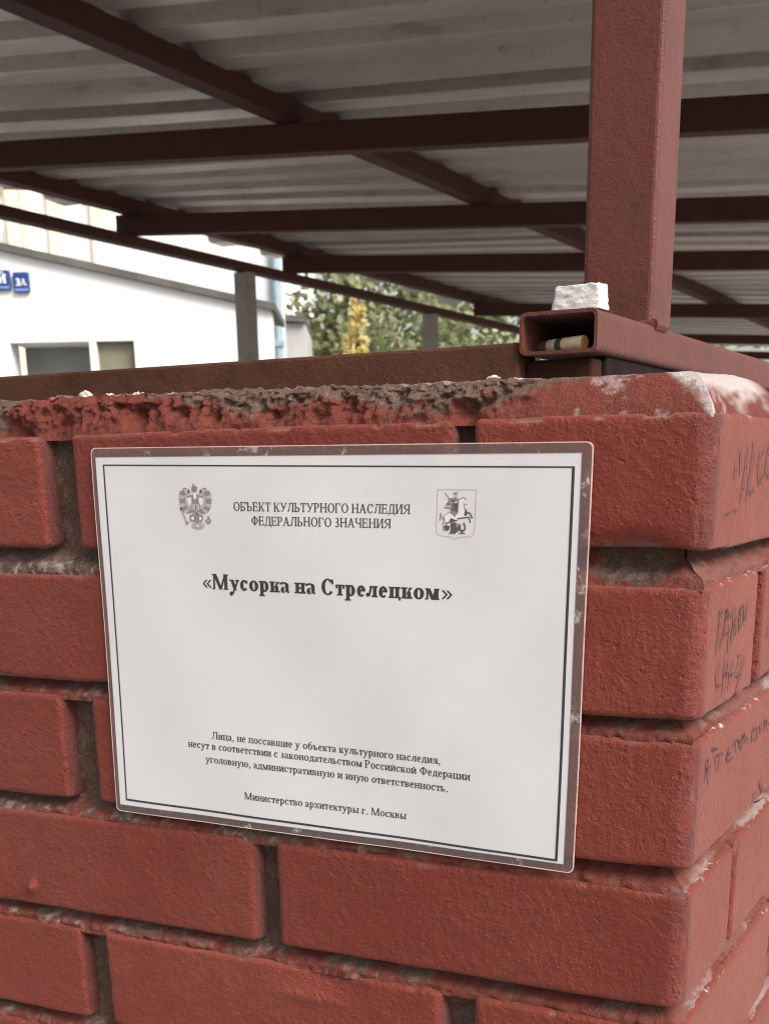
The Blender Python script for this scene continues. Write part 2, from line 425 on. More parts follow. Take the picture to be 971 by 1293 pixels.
# marker writing on the side face: strokes in (y, z) mm on the plane x=0
M_MARK = simple('black_marker', (.06, .03, .03), .6, .3, 400)
GRAF = __import__('json').loads(r'''[[[[49.6,-16.5],[53.3,-28.1]],[[67.0,-14.5],[63.7,-25.3],[60.3,-35.7],[58.9,-41.9]],[[80.2,-12.0],[79.6,-20.6],[75.5,-29.2],[72.4,-40.8]],[[77.0,-37.0],[84.4,-37.9],[88.2,-34.8]],[[98.1,-17.7],[94.7,-25.5],[100.2,-33.7],[109.7,-28.6]],[[108.8,-16.1],[106.0,-18.6]],[[121.8,-12.5],[116.4,-19.1],[115.4,-26.6],[122.1,-30.5],[127.3,-26.7]],[[41.3,-24.8],[40.7,-29.8]],[[26.7,-46.5],[37.1,-45.9]],[[45.4,-44.8],[51.2,-45.7]]],[[[28.5,-92.4],[29.6,-100.0],[27.5,-107.6],[27.1,-113.9]],[[29.1,-94.6],[34.3,-94.1]],[[42.7,-93.5],[41.2,-103.2],[35.9,-111.0]],[[42.9,-94.0],[52.7,-97.4],[50.9,-98.7],[41.7,-97.3]],[[40.8,-105.6],[52.1,-106.4]],[[52.0,-102.3],[53.0,-109.5],[54.2,-117.3]],[[61.1,-95.2],[61.3,-103.3],[60.6,-112.2]],[[69.6,-100.1],[63.0,-105.0],[71.3,-109.3]],[[78.5,-94.8],[74.1,-99.5],[77.7,-107.1],[81.6,-104.4],[76.4,-95.7]],[[84.3,-94.3],[88.8,-104.1],[95.5,-94.8]]],[[[36.3,-120.0],[30.1,-124.7],[33.1,-131.6],[40.9,-132.2]],[[49.5,-120.2],[48.2,-127.2],[48.2,-138.5]],[[57.0,-122.7],[54.4,-129.1]],[[46.1,-127.4],[58.8,-128.6]],[[67.4,-123.0],[62.7,-130.2],[61.0,-136.2]],[[60.3,-129.9],[70.7,-130.0]],[[78.8,-121.9],[82.4,-121.8],[81.5,-126.5],[76.7,-130.0]],[[76.0,-131.8],[86.2,-133.5]],[[96.7,-124.1],[92.0,-128.9],[86.5,-134.6],[79.3,-142.1]]],[[[24.3,-166.9],[20.6,-168.8],[20.5,-172.4],[26.9,-172.6],[24.6,-168.0]],[[23.8,-173.1],[18.9,-178.2]],[[25.1,-173.8],[28.0,-180.7]],[[30.9,-163.5],[40.1,-165.6],[34.6,-165.6]],[[41.2,-169.7],[44.7,-178.4]],[[41.2,-169.7],[53.7,-170.6],[49.3,-178.8]],[[72.3,-170.9],[68.7,-174.6],[69.9,-178.6],[81.9,-178.8]],[[69.8,-174.2],[78.3,-174.8]],[[81.9,-171.0],[94.0,-170.5]],[[89.0,-170.1],[89.8,-176.7]],[[96.7,-171.0],[102.6,-177.8],[105.5,-174.9],[98.0,-171.2]],[[106.4,-169.7],[109.6,-175.7]],[[106.5,-170.0],[117.1,-174.7],[113.8,-176.4]],[[133.5,-171.9],[133.0,-178.3]],[[133.5,-171.9],[147.8,-173.2]],[[147.8,-173.2],[147.3,-179.7],[135.7,-178.2]],[[154.7,-172.7],[158.1,-178.1]],[[161.6,-172.1],[160.9,-178.0]],[[167.3,-171.8],[177.8,-176.1],[182.6,-180.6]],[[170.7,-173.0],[173.0,-178.9]]],[[[168.2,-209.4],[181.7,-221.8]],[[164.1,-210.4],[177.6,-219.0]],[[153.8,-213.8],[150.5,-220.4],[184.1,-224.3]],[[150.5,-220.4],[168.7,-223.0]]],[[[161.4,-113.9],[156.0,-118.4],[163.7,-119.9]]]]''')
for word in GRAF:
    mb = MB()
    for line in word:
        for (a, b), (c, d) in zip(line[:-1], line[1:]):
            L = math.hypot(c-a, d-b) or 1; w = .62
            nx, nz = -(d-b)/L*w*1.4, (c-a)/L*w*.75
            ex, ez = (c-a)/L*w*.6, (d-b)/L*w*.6
            q = [(a-ex+nx, b-ez+nz), (a-ex-nx, b-ez-nz), (c+ex-nx, d+ez-nz), (c+ex+nx, d+ez+nz)]
            mb.poly([(.0012, p[0]*MM, (p[1]+1400)*MM) for p in q])
    mb.build('handwriting', M_MARK, WALL)

# ------------------------------------------------------------------ laminated notice
NOTICE = empty('laminated_notice', (-0.214287, 0, -0.119597), label='white laminated A4 notice with printed text and two emblems on the brick wall', cat='notice')
NOTICE.rotation_euler = (0, 0.014545, 0)
def wave(u, v):
    return 1.9+.55*math.sin(u*.021+.6)*math.cos(v*.03-.4)+.35*math.sin(u*.045+v*.037)+.18*math.sin(u*.09-v*.05+1)
def on_paper(u, v, lift): return (u*MM, -(wave(u, v)+lift)*MM, v*MM)
# paper
def sheet(u0, u1, v0, v1, lift, nu=60, nv=44):
    V = [on_paper(u, v, lift) for u in np.linspace(u0, u1, nu) for v in np.linspace(v0, v1, nv)]
    return np.array(V), grid_faces(nu, nv)
kp = NT('glossy_laminated_paper')
pv = kp.noise(14, 3)
kp.set(color=kp.mix(pv, (.515, .496, .497), (.585, .566, .567)), rough=.5, coat=1.0, coat_rough=.10, spec=.35)
cre = kp.n('ShaderNodeTexWave', {'Vector': kp.n('ShaderNodeMapping', {'Vector': kp.co, 'Rotation': (0, .5, 0)}).outputs[0], 'Scale': 3.2, 'Distortion': 9.0, 'Detail': 2.0, 'Detail Scale': 1.4}).outputs['Fac']
kp.set(coat_normal=kp.bump(kp.ramp(cre, [(.80, 0), (.97, 1)]), .22, .0012, normal=kp.bump(kp.noise(16, 2, .5, dist=.8), .8, .008)), normal=kp.bump(kp.noise(60, 2), .08, .002))
V, F = sheet(-148.4, 148.8, -104.4, 104.9, .0)
PAPER = link('paper_sheet', mesh_np('paper_sheet', V, F), kp.m, NOTICE, True)
# clear plastic pouch: the rim that shows round the paper, with a rolled outer edge
kf = NT('clear_plastic_film')
scuff = kf.ramp(kf.noise(95, 5, .7, dist=.5), [(.56, 0), (.66, 1)])
big = kf.ramp(kf.noise(30, 2), [(.42, 0), (.6, 1)])
sc = kf.math('MULTIPLY', scuff, big)
kf.set(color=kf.mix(sc, (.27, .20, .19), (.56, .48, .46)), rough=.22, coat=.6, coat_rough=.1, spec=.5)
tr = kf.n('ShaderNodeBsdfTransparent', {'Color': (.80, .74, .74, 1)})
fac = kf.math('ADD', kf.math('MULTIPLY', sc, .55), .32)
mx = kf.n('ShaderNodeMixShader', {0: fac, 1: tr.outputs[0], 2: kf.b.outputs[0]})
kf.t.links.new(mx.outputs[0], kf.out.inputs['Surface'])
ke = simple('pouch_edge', (.55, .40, .36), .3, .2, 60, spec=.6)
OUT = (-151.3, 154.4, -108.7, 110.0); INN = (-148.0, 148.5, -104.1, 104.6)
def rrect(b, r, n=6, off=0.0):
    x0, x1, y0, y1 = b[0]-off, b[1]+off, b[2]-off, b[3]+off; pts = []
    for (cx, cy, a0) in ((x1-r, y1-r, 0), (x0+r, y1-r, 90), (x0+r, y0+r, 180), (x1-r, y0+r, 270)):
        for i in range(n+1):
            a = math.radians(a0+90*i/n); pts.append((cx+r*math.cos(a), cy+r*math.sin(a)))
    return pts
def dens(pts, step=4):
    out = []
    for (a, b), (c, d) in zip(pts, pts[1:]+pts[:1]):
        k = max(1, int(math.hypot(c-a, d-b)/step)); out += [(a+(c-a)*i/k, b+(d-b)*i/k) for i in range(k)]
    return out
mb = MB(); po = dens(rrect(OUT, 3.2))
def near_inner(p): return (min(max(p[0], INN[0]), INN[1]), min(max(p[1], INN[2]), INN[3]))
for a, b in zip(po, po[1:]+po[:1]):
    ia, ib = near_inner(a), near_inner(b)
    mb.poly([on_paper(*a, .15), on_paper(*b, .15), on_paper(*ib, .15), on_paper(*ia, .15)])
POUCH = mb.build('plastic_pouch', kf.m, NOTICE, smooth=True)
mb = MB()
pe = dens(rrect(OUT, 3.2, off=.0)); pi = dens(rrect((OUT[0]+.55, OUT[1]-.55, OUT[2]+.55, OUT[3]-.55), 2.7))
for i in range(len(pe)):
    a, b = pe[i], pe[(i+1) % len(pe)]
    def inset(p):
        cx, cy = (OUT[0]+OUT[1])/2, (OUT[2]+OUT[3])/2
        return (p[0]-math.copysign(.5, p[0]-cx)*(abs(abs(p[0]-cx)-(OUT[1]-OUT[0])/2) < 3.3), p[1]-math.copysign(.5, p[1]-cy)*(abs(abs(p[1]-cy)-(OUT[3]-OUT[2])/2) < 3.3))
    mb.poly([on_paper(*a, .22), on_paper(*b, .22), on_paper(*inset(b), .22), on_paper(*inset(a), .22)])
    mb.poly([on_paper(*a, -.5), on_paper(*b, -.5), on_paper(*b, .22), on_paper(*a, .22)])
mb.build('pouch_edge', ke, POUCH)

M_INK = simple('black_ink', (.026, .024, .026), .5, .1, 300)
# printed frame
mb = MB()
fr = [(-143.1, 100.8), (145.5, 98.6), (145.2, -103.2), (-143.4, -101.2)]
wd = [.75, 1.45, 1.25, 1.0]
cen = (0, 0)
for i in range(4):
    (a, b), (c, d) = fr[i], fr[(i+1) % 4]; w = wd[i]; n = 60
    L = math.hypot(c-a, d-b); nx, ny = (d-b)/L*w, -(c-a)/L*w      # inward
    t0 = 0.0; 
    for k in range(n):
        p, q = k/n, (k+1)/n
        A = (a+(c-a)*p, b+(d-b)*p); B = (a+(c-a)*q, b+(d-b)*q)
        mb.poly([on_paper(*A, .13+.01*i), on_paper(A[0]+nx, A[1]+ny, .13+.01*i), on_paper(B[0]+nx, B[1]+ny, .13+.01*i), on_paper(*B, .13+.01*i)])
mb.build('printed_frame', M_INK, PAPER)

# ---- serif letters drawn as strokes: cap height 100
class Pen:
    def __init__(s, T, t): s.T, s.t, s.q = T, t, []
    def rect(s, x0, y0, x1, y1): s.q.append([(x0, y0), (x1, y0), (x1, y1), (x0, y1)])
    def stem(s, x, y0, y1, ser='bt', T=None, e=9):
        T = T or s.T; s.rect(x, y0, x+T, y1)
        for ch, y in (('b', y0), ('t', y1)):
            if ch in ser:
                ya, yb = (y, y+s.t) if ch == 'b' else (y-s.t, y)
                s.rect(x-e, ya, x+T+e, yb)
    def dia(s, x0, y0, x1, y1, w): s.q.append([(x0, y0), (x0+w, y0), (x1+w, y1), (x1, y1)])
    def h(s, x0, x1, y, w=None): w = w or s.t; s.rect(x0, y-w/2, x1, y+w/2)
    def ring(s, cx, cy, rx, ry, a0=0, a1=360, n=28):
        T = s.T*1.08; m = max(4, int(n*abs(a1-a0)/360)); pr = None
        for i in range(m+1):
            a = math.radians(a0+(a1-a0)*i/m); c, d = math.cos(a), math.sin(a)
            p = ((cx+rx*c, cy+ry*d), (cx+(rx-T)*c, cy+(ry-s.t)*d))
            if pr: s.q.append([pr[0], p[0], p[1], pr[1]])
            pr = p
    def dot(s, x, y, r): s.q.append([(x+r*math.cos(i*math.pi/4), y+r*math.sin(i*math.pi/4)) for i in range(8)])
    def tick(s, x, y, dy): s.q.append([(x, y), (x+s.t*1.6, y), (x+s.t*1.2, y+dy), (x, y+dy)])
def glyph(P, ch, w, H):
    T, t = P.T, P.t; L, R = 12*w/100, w-12*w/100; hp = H*.48
    lo = ch.lower()
    if lo in 'о': P.ring(w/2, H/2, w*.44, H*.52)
    elif lo == 'с' or ch == 'С':
        P.ring(w/2, H/2, w*.43, H*.52, 38, 325); P.tick(w*.5+w*.34-t, H*.68, H*.3)
    elif lo in 'ъьыбв' and ch != 'б':
        if lo == 'б': P.stem(L, 0, H); P.h(L, R, H-t/2); P.tick(R-t, H-22, 22)
        elif lo == 'ъ': P.stem(w*.24, 0, H, 'b'); P.h(w*.04, w*.24+T, H-t/2); P.tick(w*.04, H-20, 20)
        elif lo == 'в': P.stem(L, 0, H)
        else: P.stem(L, 0, H)
        x = L if lo != 'ъ' else w*.24
        xr = (R if lo != 'ы' else w*.60)
        hh = H*.54
        P.h(x, x+(xr-x)*.55, hh-t/2); P.h(x, x+(xr-x)*.55, t/2)
        P.ring(x+(xr-x)*.5, hh/2, (xr-x)*.54, hh/2, -90, 90)
        if lo == 'в':
            P.h(x, x+(xr-x)*.5, H-t/2); P.ring(x+(xr-x)*.44, hh+(H-hh)/2-t/2, (xr-x)*.5, (H-hh)/2+t/2, -90, 90)
        if lo == 'ы': P.stem(R-T, 0, H)
    elif ch == 'б':
        P.ring(w/2, H/2, w*.42, H*.52); P.ring(w*.62, H*.75, w*.54, H*.68, 95, 190); P.dia(w*.52, H*1.38, w*.8, H*1.5, T)
    elif ch == 'Е':
        P.stem(L, 0, H); P.h(L, R, t/2); P.h(L, R-4, H-t/2); P.h(L, R-18, H*.52); P.tick(R-t, 0, 26); P.tick(R-t-4, H-22, 22); P.tick(R-22, H*.38, 26)
    elif ch == 'е':
        P.ring(w/2, H/2, w*.42, H*.52, 0, 318); P.h(w*.14, w*.90, H*.54)
    elif lo == 'к':
        P.stem(L, 0, H); P.dia(L+T, hp-4, R-12, H, t*1.6); P.dia(R-T-2, 0, L+T+6, hp+8, T*1.05); P.h(R-T-12, R+8, t/2); P.h(R-20, R+4, H-t/2)
    elif lo == 'т':
        P.stem(w/2-T/2, 0, H, 'b'); P.h(w*.06, w*.94, H-t/2); P.tick(w*.06, H-24, 24); P.tick(w*.94-t*1.2, H-24, 24)
    elif ch == 'У':
        P.dia(w*.44, H*.30, w*.10, H, T); P.dia(w*.30, 6, w*.80, H, t*1.6); P.dot(w*.28, 9, T*.55); P.h(w*.03, w*.32, H-t/2); P.h(w*.68, w*.97, H-t/2)
    elif ch == 'у':
        P.dia(w*.42, H*.02, w*.12, H, T); P.dia(w*.22, -H*.36, w*.78, H, t*1.6); P.dot(w*.17, -H*.34, T*.6); P.h(w*.03, w*.36, H-t/2); P.h(w*.62, w*.97, H-t/2)
    elif lo == 'л':
        P.stem(R-T, 0, H); P.h(w*.26, R, H-t/2); P.dia(w*.16, 6, w*.34, H, t*1.6); P.dot(w*.13, T*.55, T*.55)
    elif lo == 'д':
        P.stem(R-T-2, 0, H, ''); P.h(w*.28, R+3, H-t/2); P.dia(w*.18, 2, w*.33, H, t*1.6); P.h(w*.05, w*.97, t/2); P.tick(w*.05, -20*H/100, 20*H/100); P.tick(w*.97-t*1.4, -20*H/100, 20*H/100)
    elif lo == 'р':
        y0 = 0 if ch == 'Р' else -H*.42
        P.stem(L, y0, H)
        if ch == 'Р': P.h(L, w*.5, H-t/2); P.h(L, w*.5, H*.45); P.ring(w*.48, H*.725, R-w*.44, H*.275, -90, 90)
        else: P.ring(w*.52, H/2, w*.40, H*.52)
    elif lo in 'нипйцшм' or lo == 'ч' or lo == 'г':
        if lo == 'г': P.stem(L, 0, H); P.h(L, R, H-t/2); P.tick(R-t, H-26*H/100, 26*H/100)
        elif lo == 'н': P.stem(L, 0, H); P.stem(R-T, 0, H); P.h(L, R, H*.52)
        elif lo in 'ий':
            P.stem(L, 0, H); P.stem(R-T, 0, H); P.dia(L+T*.6, H*.08, R-T*.6-t*1.6, H*.92, t*1.6)
            if lo == 'й': P.ring(w/2, H*1.28, w*.22, H*.16, 190, 350, 40)
        elif lo == 'п': P.stem(L, 0, H); P.stem(R-T, 0, H); P.h(L, R, H-t/2)
        elif lo == 'ц': P.stem(L, 0, H); P.stem(R-T-3, 0, H); P.h(L, R+4, t/2); P.tick(R+4-t, -20*H/100, 22*H/100)
        elif lo == 'ш': P.stem(L-2, 0, H, e=6); P.stem(w/2-T/2, 0, H, e=6); P.stem(R+2-T, 0, H, e=6); P.h(L, R, t/2)
        elif lo == 'м':
            P.stem(R-T+2, 0, H, e=6); P.rect(L-2, 0, L-2+t*1.4, H); P.h(L-10, L+12, t/2); P.h(L-10, L+8, H-t/2)
            P.dia(w*.43, 0, L-2, H, T); P.dia(w*.46, 0, R-T+2, H, t*1.6)
        else: P.stem(R-T, 0, H); P.stem(L-2, H*.55, H, 't'); P.ring(w*.5, H*.62, w*.36, H*.22, 180, 300); P.h(w*.5, R, H*.44)
    elif ch == 'А':
        P.dia(w*.86-T, 0, w*.5-T*.6, H, T); P.dia(w*.1, 0, w*.5-t, H, t*1.6); P.h(w*.22, w*.72, H*.34); P.h(0, w*.28, t/2); P.h(w*.62, w, t/2)
    elif ch == 'а':
        P.rect(w*.58, H*.08, w*.58+T, H*.72); P.ring(w*.40, H*.70, w*.18+T, H*.30, 0, 165); P.ring(w*.36, H*.27, w*.28, H*.29, 60, 320); P.dia(w*.58, H*.6, w*.32, H*.5, t*1.6); P.h(w*.58+T*.5, w*.98, t/2)
    elif lo == 'я':
        P.stem(R-T, 0, H); P.h(w*.45, R, H-t/2); P.h(w*.45, R, H*.46); P.ring(w*.47, H*.73, w*.37, H*.27, 90, 270); P.dia(w*.08, 0, w*.46, H*.46, T*.9); P.h(w*.0, w*.22, t/2)
    elif ch == 'Ф' or ch == 'ф':
        P.stem(w/2-T/2, 0, H); P.ring(w*.40, H*.52, w*.34, H*.34, 70, 290); P.ring(w*.60, H*.52, w*.34, H*.34, -110, 110)
    elif lo == 'з' and ch != '3':
        P.ring(w*.46, H*.75, w*.36, H*.27, -85, 140); P.ring(w*.46, H*.26, w*.40, H*.28, -145, 85); P.h(w*.3, w*.5, H*.51)
    elif lo == 'ю':
        P.stem(w*.08, 0, H); P.h(w*.1, w*.42, H*.52); P.ring(w*.66, H/2, w*.28, H*.52)
    elif lo == 'х':
        P.dia(w*.72, 0, w*.10, H, T); P.dia(w*.12, 0, w*.76, H, t*1.6)
        for a in (.0, .62): P.h(w*a, w*(a+.34), t/2); P.h(w*a, w*(a+.34), H-t/2)
    elif ch == '.': P.dot(w*.5, 6, T*.62)
    elif ch == ',': P.dot(w*.5, 6, T*.62); P.dia(w*.32, -20, w*.55, 4, T*.5)
    elif ch in '«»':
        for o in (0, .38):
            x0 = w*(.12+o); dx = w*.34
            if ch == '«': P.dia(x0+dx, 8, x0, 34, T*.6); P.dia(x0, 34, x0+dx, 60, T*.6)
            else: P.dia(x0, 8, x0+dx, 34, T*.6); P.dia(x0+dx, 34, x0, 60, T*.6)
    elif ch == '3':
        for y in (0, H*.42, H-16): P.rect(w*(.12 if y != H*.42 else .3), y, w*.9, y+16)
        P.rect(w*.68, 0, w*.92, H)
CAPW = dict(zip('ОБЪЕКТУЛЬРНГАСДИЯФЗЧМЦШПВЫЮЙ3', (109, 87, 105, 92, 101, 92, 105, 103, 87, 84, 109, 87, 109, 101, 103, 109, 101, 115, 76, 98, 134, 109, 150, 109, 95, 130, 150, 109, 76)))
LOWW = dict(zip('оасеинптклмруцшъьыбвгдзйюхя', (76, 67, 67, 67, 81, 81, 81, 66, 75, 76, 96, 76, 76, 81, 117, 80, 70, 103, 77, 72, 62, 78, 60, 81, 113, 76, 74)))
def text_quads(txt, bold=False):
    T, t = (25, 9.5) if bold else (16.5, 7.5)
    x = 0; out = []
    for ch in txt:
        if ch == ' ': x += 38; continue
        w = CAPW.get(ch) or LOWW.get(ch) or {'.': 38, ',': 38, '«': 76, '»': 76}[ch]
        if bold and ch not in '.,': w *= 1.08
        p = Pen(T, t); glyph(p, ch, w, 68 if ch in LOWW else 100)
        out += [[(a+x, b) for a, b in q] for q in p.q]; x += w
    return out, x
def print_line(txt, u0, v0, u1, v1, cap, bold=False):
    q, W = text_quads(txt, bold); mb = MB(); sx = (u1-u0)/W; sy = cap/100; sl = (v1-v0)/(u1-u0)
    for i, poly in enumerate(q):
        mb.poly([on_paper(u0+a*sx, v0+a*sx*sl+b*sy, .13+.0006*(i % 9)) for a, b in poly])
    mb.build('printed_text', M_INK, PAPER)
print_line('ОБЪЕКТ КУЛЬТУРНОГО НАСЛЕДИЯ', -53.8, 75.8, 56.3, 75.3, 4.75)
print_line('ФЕДЕРАЛЬНОГО ЗНАЧЕНИЯ', -42.2, 68.3, 45.0, 67.9, 4.75)
print_line('«Мусорка на Стрелецком»', -78.4, 32.3, 80.9, 31.8, 8.6, True)
print_line('Лица, не поссавшие у объекта культурного наследия,', -75.4, -55.6, 75.4, -56.6, 4.4)
print_line('несут в соответствии с законодательством Российской Федерации', -93.0, -62.0, 93.3, -63.9, 4.4)
print_line('уголовную, административную и иную ответственность.', -80.8, -70.4, 80.0, -71.9, 4.4)
print_line('Министерство архитектуры г. Москвы', -53.8, -90.5, 54.2, -90.7, 4.4)

# ---- two emblems
E_D = simple('ink_dark_grey', (.075, .064, .06), .5, .1, 200); E_M = simple('ink_mid_grey', (.20, .178, .165), .5, .1, 200)
E_L = simple('ink_light_grey', (.36, .33, .31), .5, .1, 200); E_P = simple('ink_pale', (.60, .58, .575), .5, .08, 200)
EM = [E_D, E_M, E_L, E_P]
class Emb(MB):
    def __init__(s, fx): super().__init__(); s.fx = fx; s.k = 0
    def pg(s, pts, mi): s.k += 1; s.poly([on_paper(*s.fx(*p), .13+.004*s.k) for p in pts], mi)
    def ln(s, pts, w, mi):
        s.k += 1
        for (a, b), (c, d) in zip(pts[:-1], pts[1:]):
            L = math.hypot(c-a, d-b) or 1; nx, ny = -(d-b)/L*w/2, (c-a)/L*w/2
            s.poly([on_paper(*s.fx(*p), .13+.004*s.k) for p in ((a+nx, b+ny), (a-nx, b-ny), (c-nx, d-ny), (c+nx, d+ny))], mi)
    def el(s, x, y, rx, ry, mi, n=14): s.pg([(x+rx*math.cos(2*math.pi*i/n), y+ry*math.sin(2*math.pi*i/n)) for i in range(n)], mi)
e = Emb(lambda x, y: (-91+(x-210)/356*24, 90.2-(y-178)/461*24.6))
for sgn in (1, -1):
    X = lambda x: 385+sgn*(x-385)
    fan = [((352, 300), (236, 250), (221, 290)), ((352, 320), (222, 285), (219, 335)), ((354, 345), (220, 330), (224, 385)), ((356, 370), (224, 380), (234, 425)), ((358, 395), (236, 420), (254, 458)), ((360, 415), (258, 455), (290, 484)), ((362, 430), (292, 480), (336, 478))]
    for i, (a, b, c) in enumerate(fan):
        e.pg([(X(p[0]), p[1]) for p in (a, b, c)], 2 if i % 2 else 1)
        e.ln([(X(a[0]-20), a[1]), (X(b[0]+2), b[1])], 4, 0 if i in (0, 6) else 1)
    e.pg([(X(p), q) for p, q in ((270, 300), (330, 285), (358, 320), (350, 440), (300, 430), (275, 370))], 2)
    e.pg([(X(p), q) for p, q in ((298, 325), (345, 318), (348, 352), (330, 405), (312, 380))], 3)
    e.ln([(X(p), q) for p, q in ((282, 310), (275, 350), (290, 410), (330, 450))], 6, 1)
    e.pg([(X(p), q) for p, q in ((300, 300), (345, 285), (350, 305), (305, 320))], 1)
    e.pg([(X(p), q) for p, q in ((262, 262), (268, 230), (290, 218), (306, 232), (305, 268), (330, 290), (345, 300), (318, 300), (290, 280), (280, 255))], 2)
    e.ln([(X(p), q) for p, q in ((262, 262), (268, 232), (290, 220), (306, 234))], 7, 0)
    e.pg([(X(p), q) for p, q in ((312, 272), (316, 245), (324, 225), (332, 245), (338, 272))], 0)
    e.pg([(X(p), q) for p, q in ((318, 500), (350, 488), (380, 520), (372, 560), (335, 565), (318, 545))], 1)
    e.el(X(348), 530, 16, 20, 3)
e.pg([(358, 255), (355, 215), (370, 200), (400, 200), (412, 215), (406, 255)], 1); e.ln([(376, 178), (376, 205)], 6, 0); e.ln([(366, 188), (388, 188)], 5, 0)
e.pg([(350, 300), (385, 255), (420, 300), (415, 480), (355, 480)], 1); e.pg([(366, 280), (385, 262), (404, 280), (400, 330), (370, 330)], 3)
e.pg([(350, 385), (428, 385), (428, 440), (388, 466), (350, 440)], 2); e.ln([(350, 385), (428, 385), (428, 440), (388, 466), (350, 440), (350, 385)], 5, 1); e.ln([(388, 395), (388, 450)], 10, 0)
e.pg([(370, 486), (418, 486), (394, 500)], 0); e.pg([(360, 500), (420, 500), (410, 580), (370, 580)], 1)
e.pg([(335, 590), (360, 570), (392, 575), (430, 570), (458, 588), (455, 625), (400, 642), (345, 622)], 2)
for x in (350, 375, 400, 425, 445): e.ln([(390+(x-400)*.3, 575), (x, 630)], 5, 1)
e.el(398, 604, 14, 12, 3)
e.ln([(234, 420), (290, 595)], 10, 1); e.el(236, 432, 11, 17, 0); e.el(288, 582, 12, 16, 1); e.ln([(300, 565), (330, 560)], 6, 2)
e.el(508, 555, 25, 28, 1); e.el(506, 552, 12, 13, 2); e.ln([(508, 502), (508, 530)], 10, 0); e.ln([(470, 548), (490, 562)], 6, 1)
e.build('eagle_emblem', EM, PAPER)
e = Emb(lambda x, y: (71.8+(x-195)/433*21.7, 87.6-(y-178)/552*23.4))
e.ln([(195, 178), (628, 180), (618, 640), (610, 690), (580, 722), (440, 732), (395, 756), (350, 730), (215, 716), (188, 685), (183, 640), (195, 178)], 6, 2)
e.pg([(275, 480), (320, 450), (430, 470), (480, 430), (540, 450), (545, 500), (430, 520), (330, 560), (285, 555)], 3)
e.ln([(270, 560), (275, 480), (320, 447), (410, 470)], 8, 1)
e.pg([(430, 300), (460, 275), (495, 280), (520, 345), (500, 340), (490, 360), (505, 440), (430, 470)], 3)
e.ln([(440, 295), (480, 270), (515, 290)], 13, 1); e.ln([(485, 320), (495, 345), (535, 345)], 8, 1); e.ln([(490, 350), (512, 430)], 8, 1)
e.pg([(500, 450), (515, 395), (540, 450), (520, 485), (495, 475)], 0)
e.ln([(540, 440), (565, 455), (590, 510)], 15, 0); e.ln([(420, 515), (480, 505), (550, 495), (570, 560)], 14, 0)
e.ln([(280, 580), (340, 555), (420, 535)], 11, 0); e.ln([(255, 590), (270, 540), (245, 490), (225, 470), (235, 450), (225, 540)], 11, 1)
e.pg([(325, 280), (400, 272), (440, 290), (430, 440), (390, 500), (340, 440), (350, 360), (310, 330)], 1)
e.pg([(345, 300), (410, 300), (385, 345)], 0); e.pg([(360, 350), (430, 330), (420, 440), (360, 430)], 0); e.pg([(375, 320), (420, 315), (410, 335)], 3)
e.pg([(365, 220), (420, 205), (412, 280), (385, 280), (392, 235)], 1); e.el(402, 255, 15, 22, 2)
e.ln([(280, 215), (330, 290), (400, 440)], 9, 1); e.ln([(340, 355), (280, 360)], 9, 1); e.ln([(345, 380), (272, 388), (345, 402)], 8, 1); e.ln([(320, 330), (300, 345), (350, 350)], 8, 0)
e.pg([(330, 540), (350, 510), (400, 530), (380, 560), (340, 560)], 0)
e.pg([(345, 570), (400, 560), (440, 590), (445, 650), (400, 690), (340, 690), (350, 630)], 0); e.pg([(265, 610), (300, 590), (340, 610), (325, 655), (295, 660)], 0)
e.ln([(262, 600), (262, 640), (280, 665)], 8, 1); e.ln([(450, 580), (455, 650), (490, 660), (515, 630), (495, 560)], 17, 0); e.ln([(440, 685), (515, 685)], 11, 0); e.ln([(470, 640), (480, 690)], 17, 0); e.ln([(330, 685), (405, 688)], 9, 0)
e.pg([(400, 575), (430, 570), (440, 610), (410, 620)], 1)
e.build('shield_emblem', EM, PAPER)

# ------------------------------------------------------------------ steel canopy (metres)
def steel_mat(name, col, rust, rough=.55, amt=.5, bs=.5, spec=.4):
    k = NT(name)
    n1 = k.noise(14, 5, .65); n2 = k.noise(130, 4, .65); n3 = k.noise(620, 3)
    c = k.mix(n2, tuple(x*.8 for x in col), tuple(x*1.15 for x in col))
    c = k.mix(k.ramp(n1, [(.5, 0), (.72, amt)]), c, rust)
    c = k.mix(k.ramp(n3, [(.66, 0), (.8, .5)]), c, rust)
    n4 = k.noise(330, 2); c = k.mix(k.ramp(n4, [(.70, 0), (.74, .8)]), c, tuple(x*.3 for x in col))
    k.set(sheen=.13 if col[0] > .09 and col[0] < .11 and spec > .25 else 0.0); k.b.inputs['Sheen Roughness'].default_value = .38; k.b.inputs['Sheen Tint'].default_value = (1, .80, .76, 1)
    k.set(color=c, rough=rough, spec=spec, normal=k.bump(k.math('ADD', k.math('MULTIPLY', n3, .6), n2), bs, .0014))
    return k.m
M_POST = steel_mat('red_oxide_paint', (.106, .0275, .019), (.060, .021, .015), .55, .7, .55, .3)
M_BEAM = steel_mat('dark_red_paint', (.080, .031, .022), (.05, .021, .014), .7, .6, .4, .2)
M_RUST = steel_mat('rusty_steel', (.085, .036, .021), (.042, .018, .011), .85, .9, .7, .15)
CAN = empty('steel_canopy', (0, 0, -1.4), label='open steel canopy with corrugated roof, dark red beams and a red post on the wall', cat='canopy')
G = 1.4
SL = 0.0719
def zb(x): return 0.8255+SL*(-1.640-x)      # underside of the main beams, m above wall datum
# near post on the base tube
mb = MB(); px0, px1, py0, py1 = -.1685, -.1190, .297, .391
mb.box(px0, px1, py0, py0+.05, .0665+G, zb(-.14)+G+.07)
mb.build('post', M_POST, CAN, .0035, seg=3)
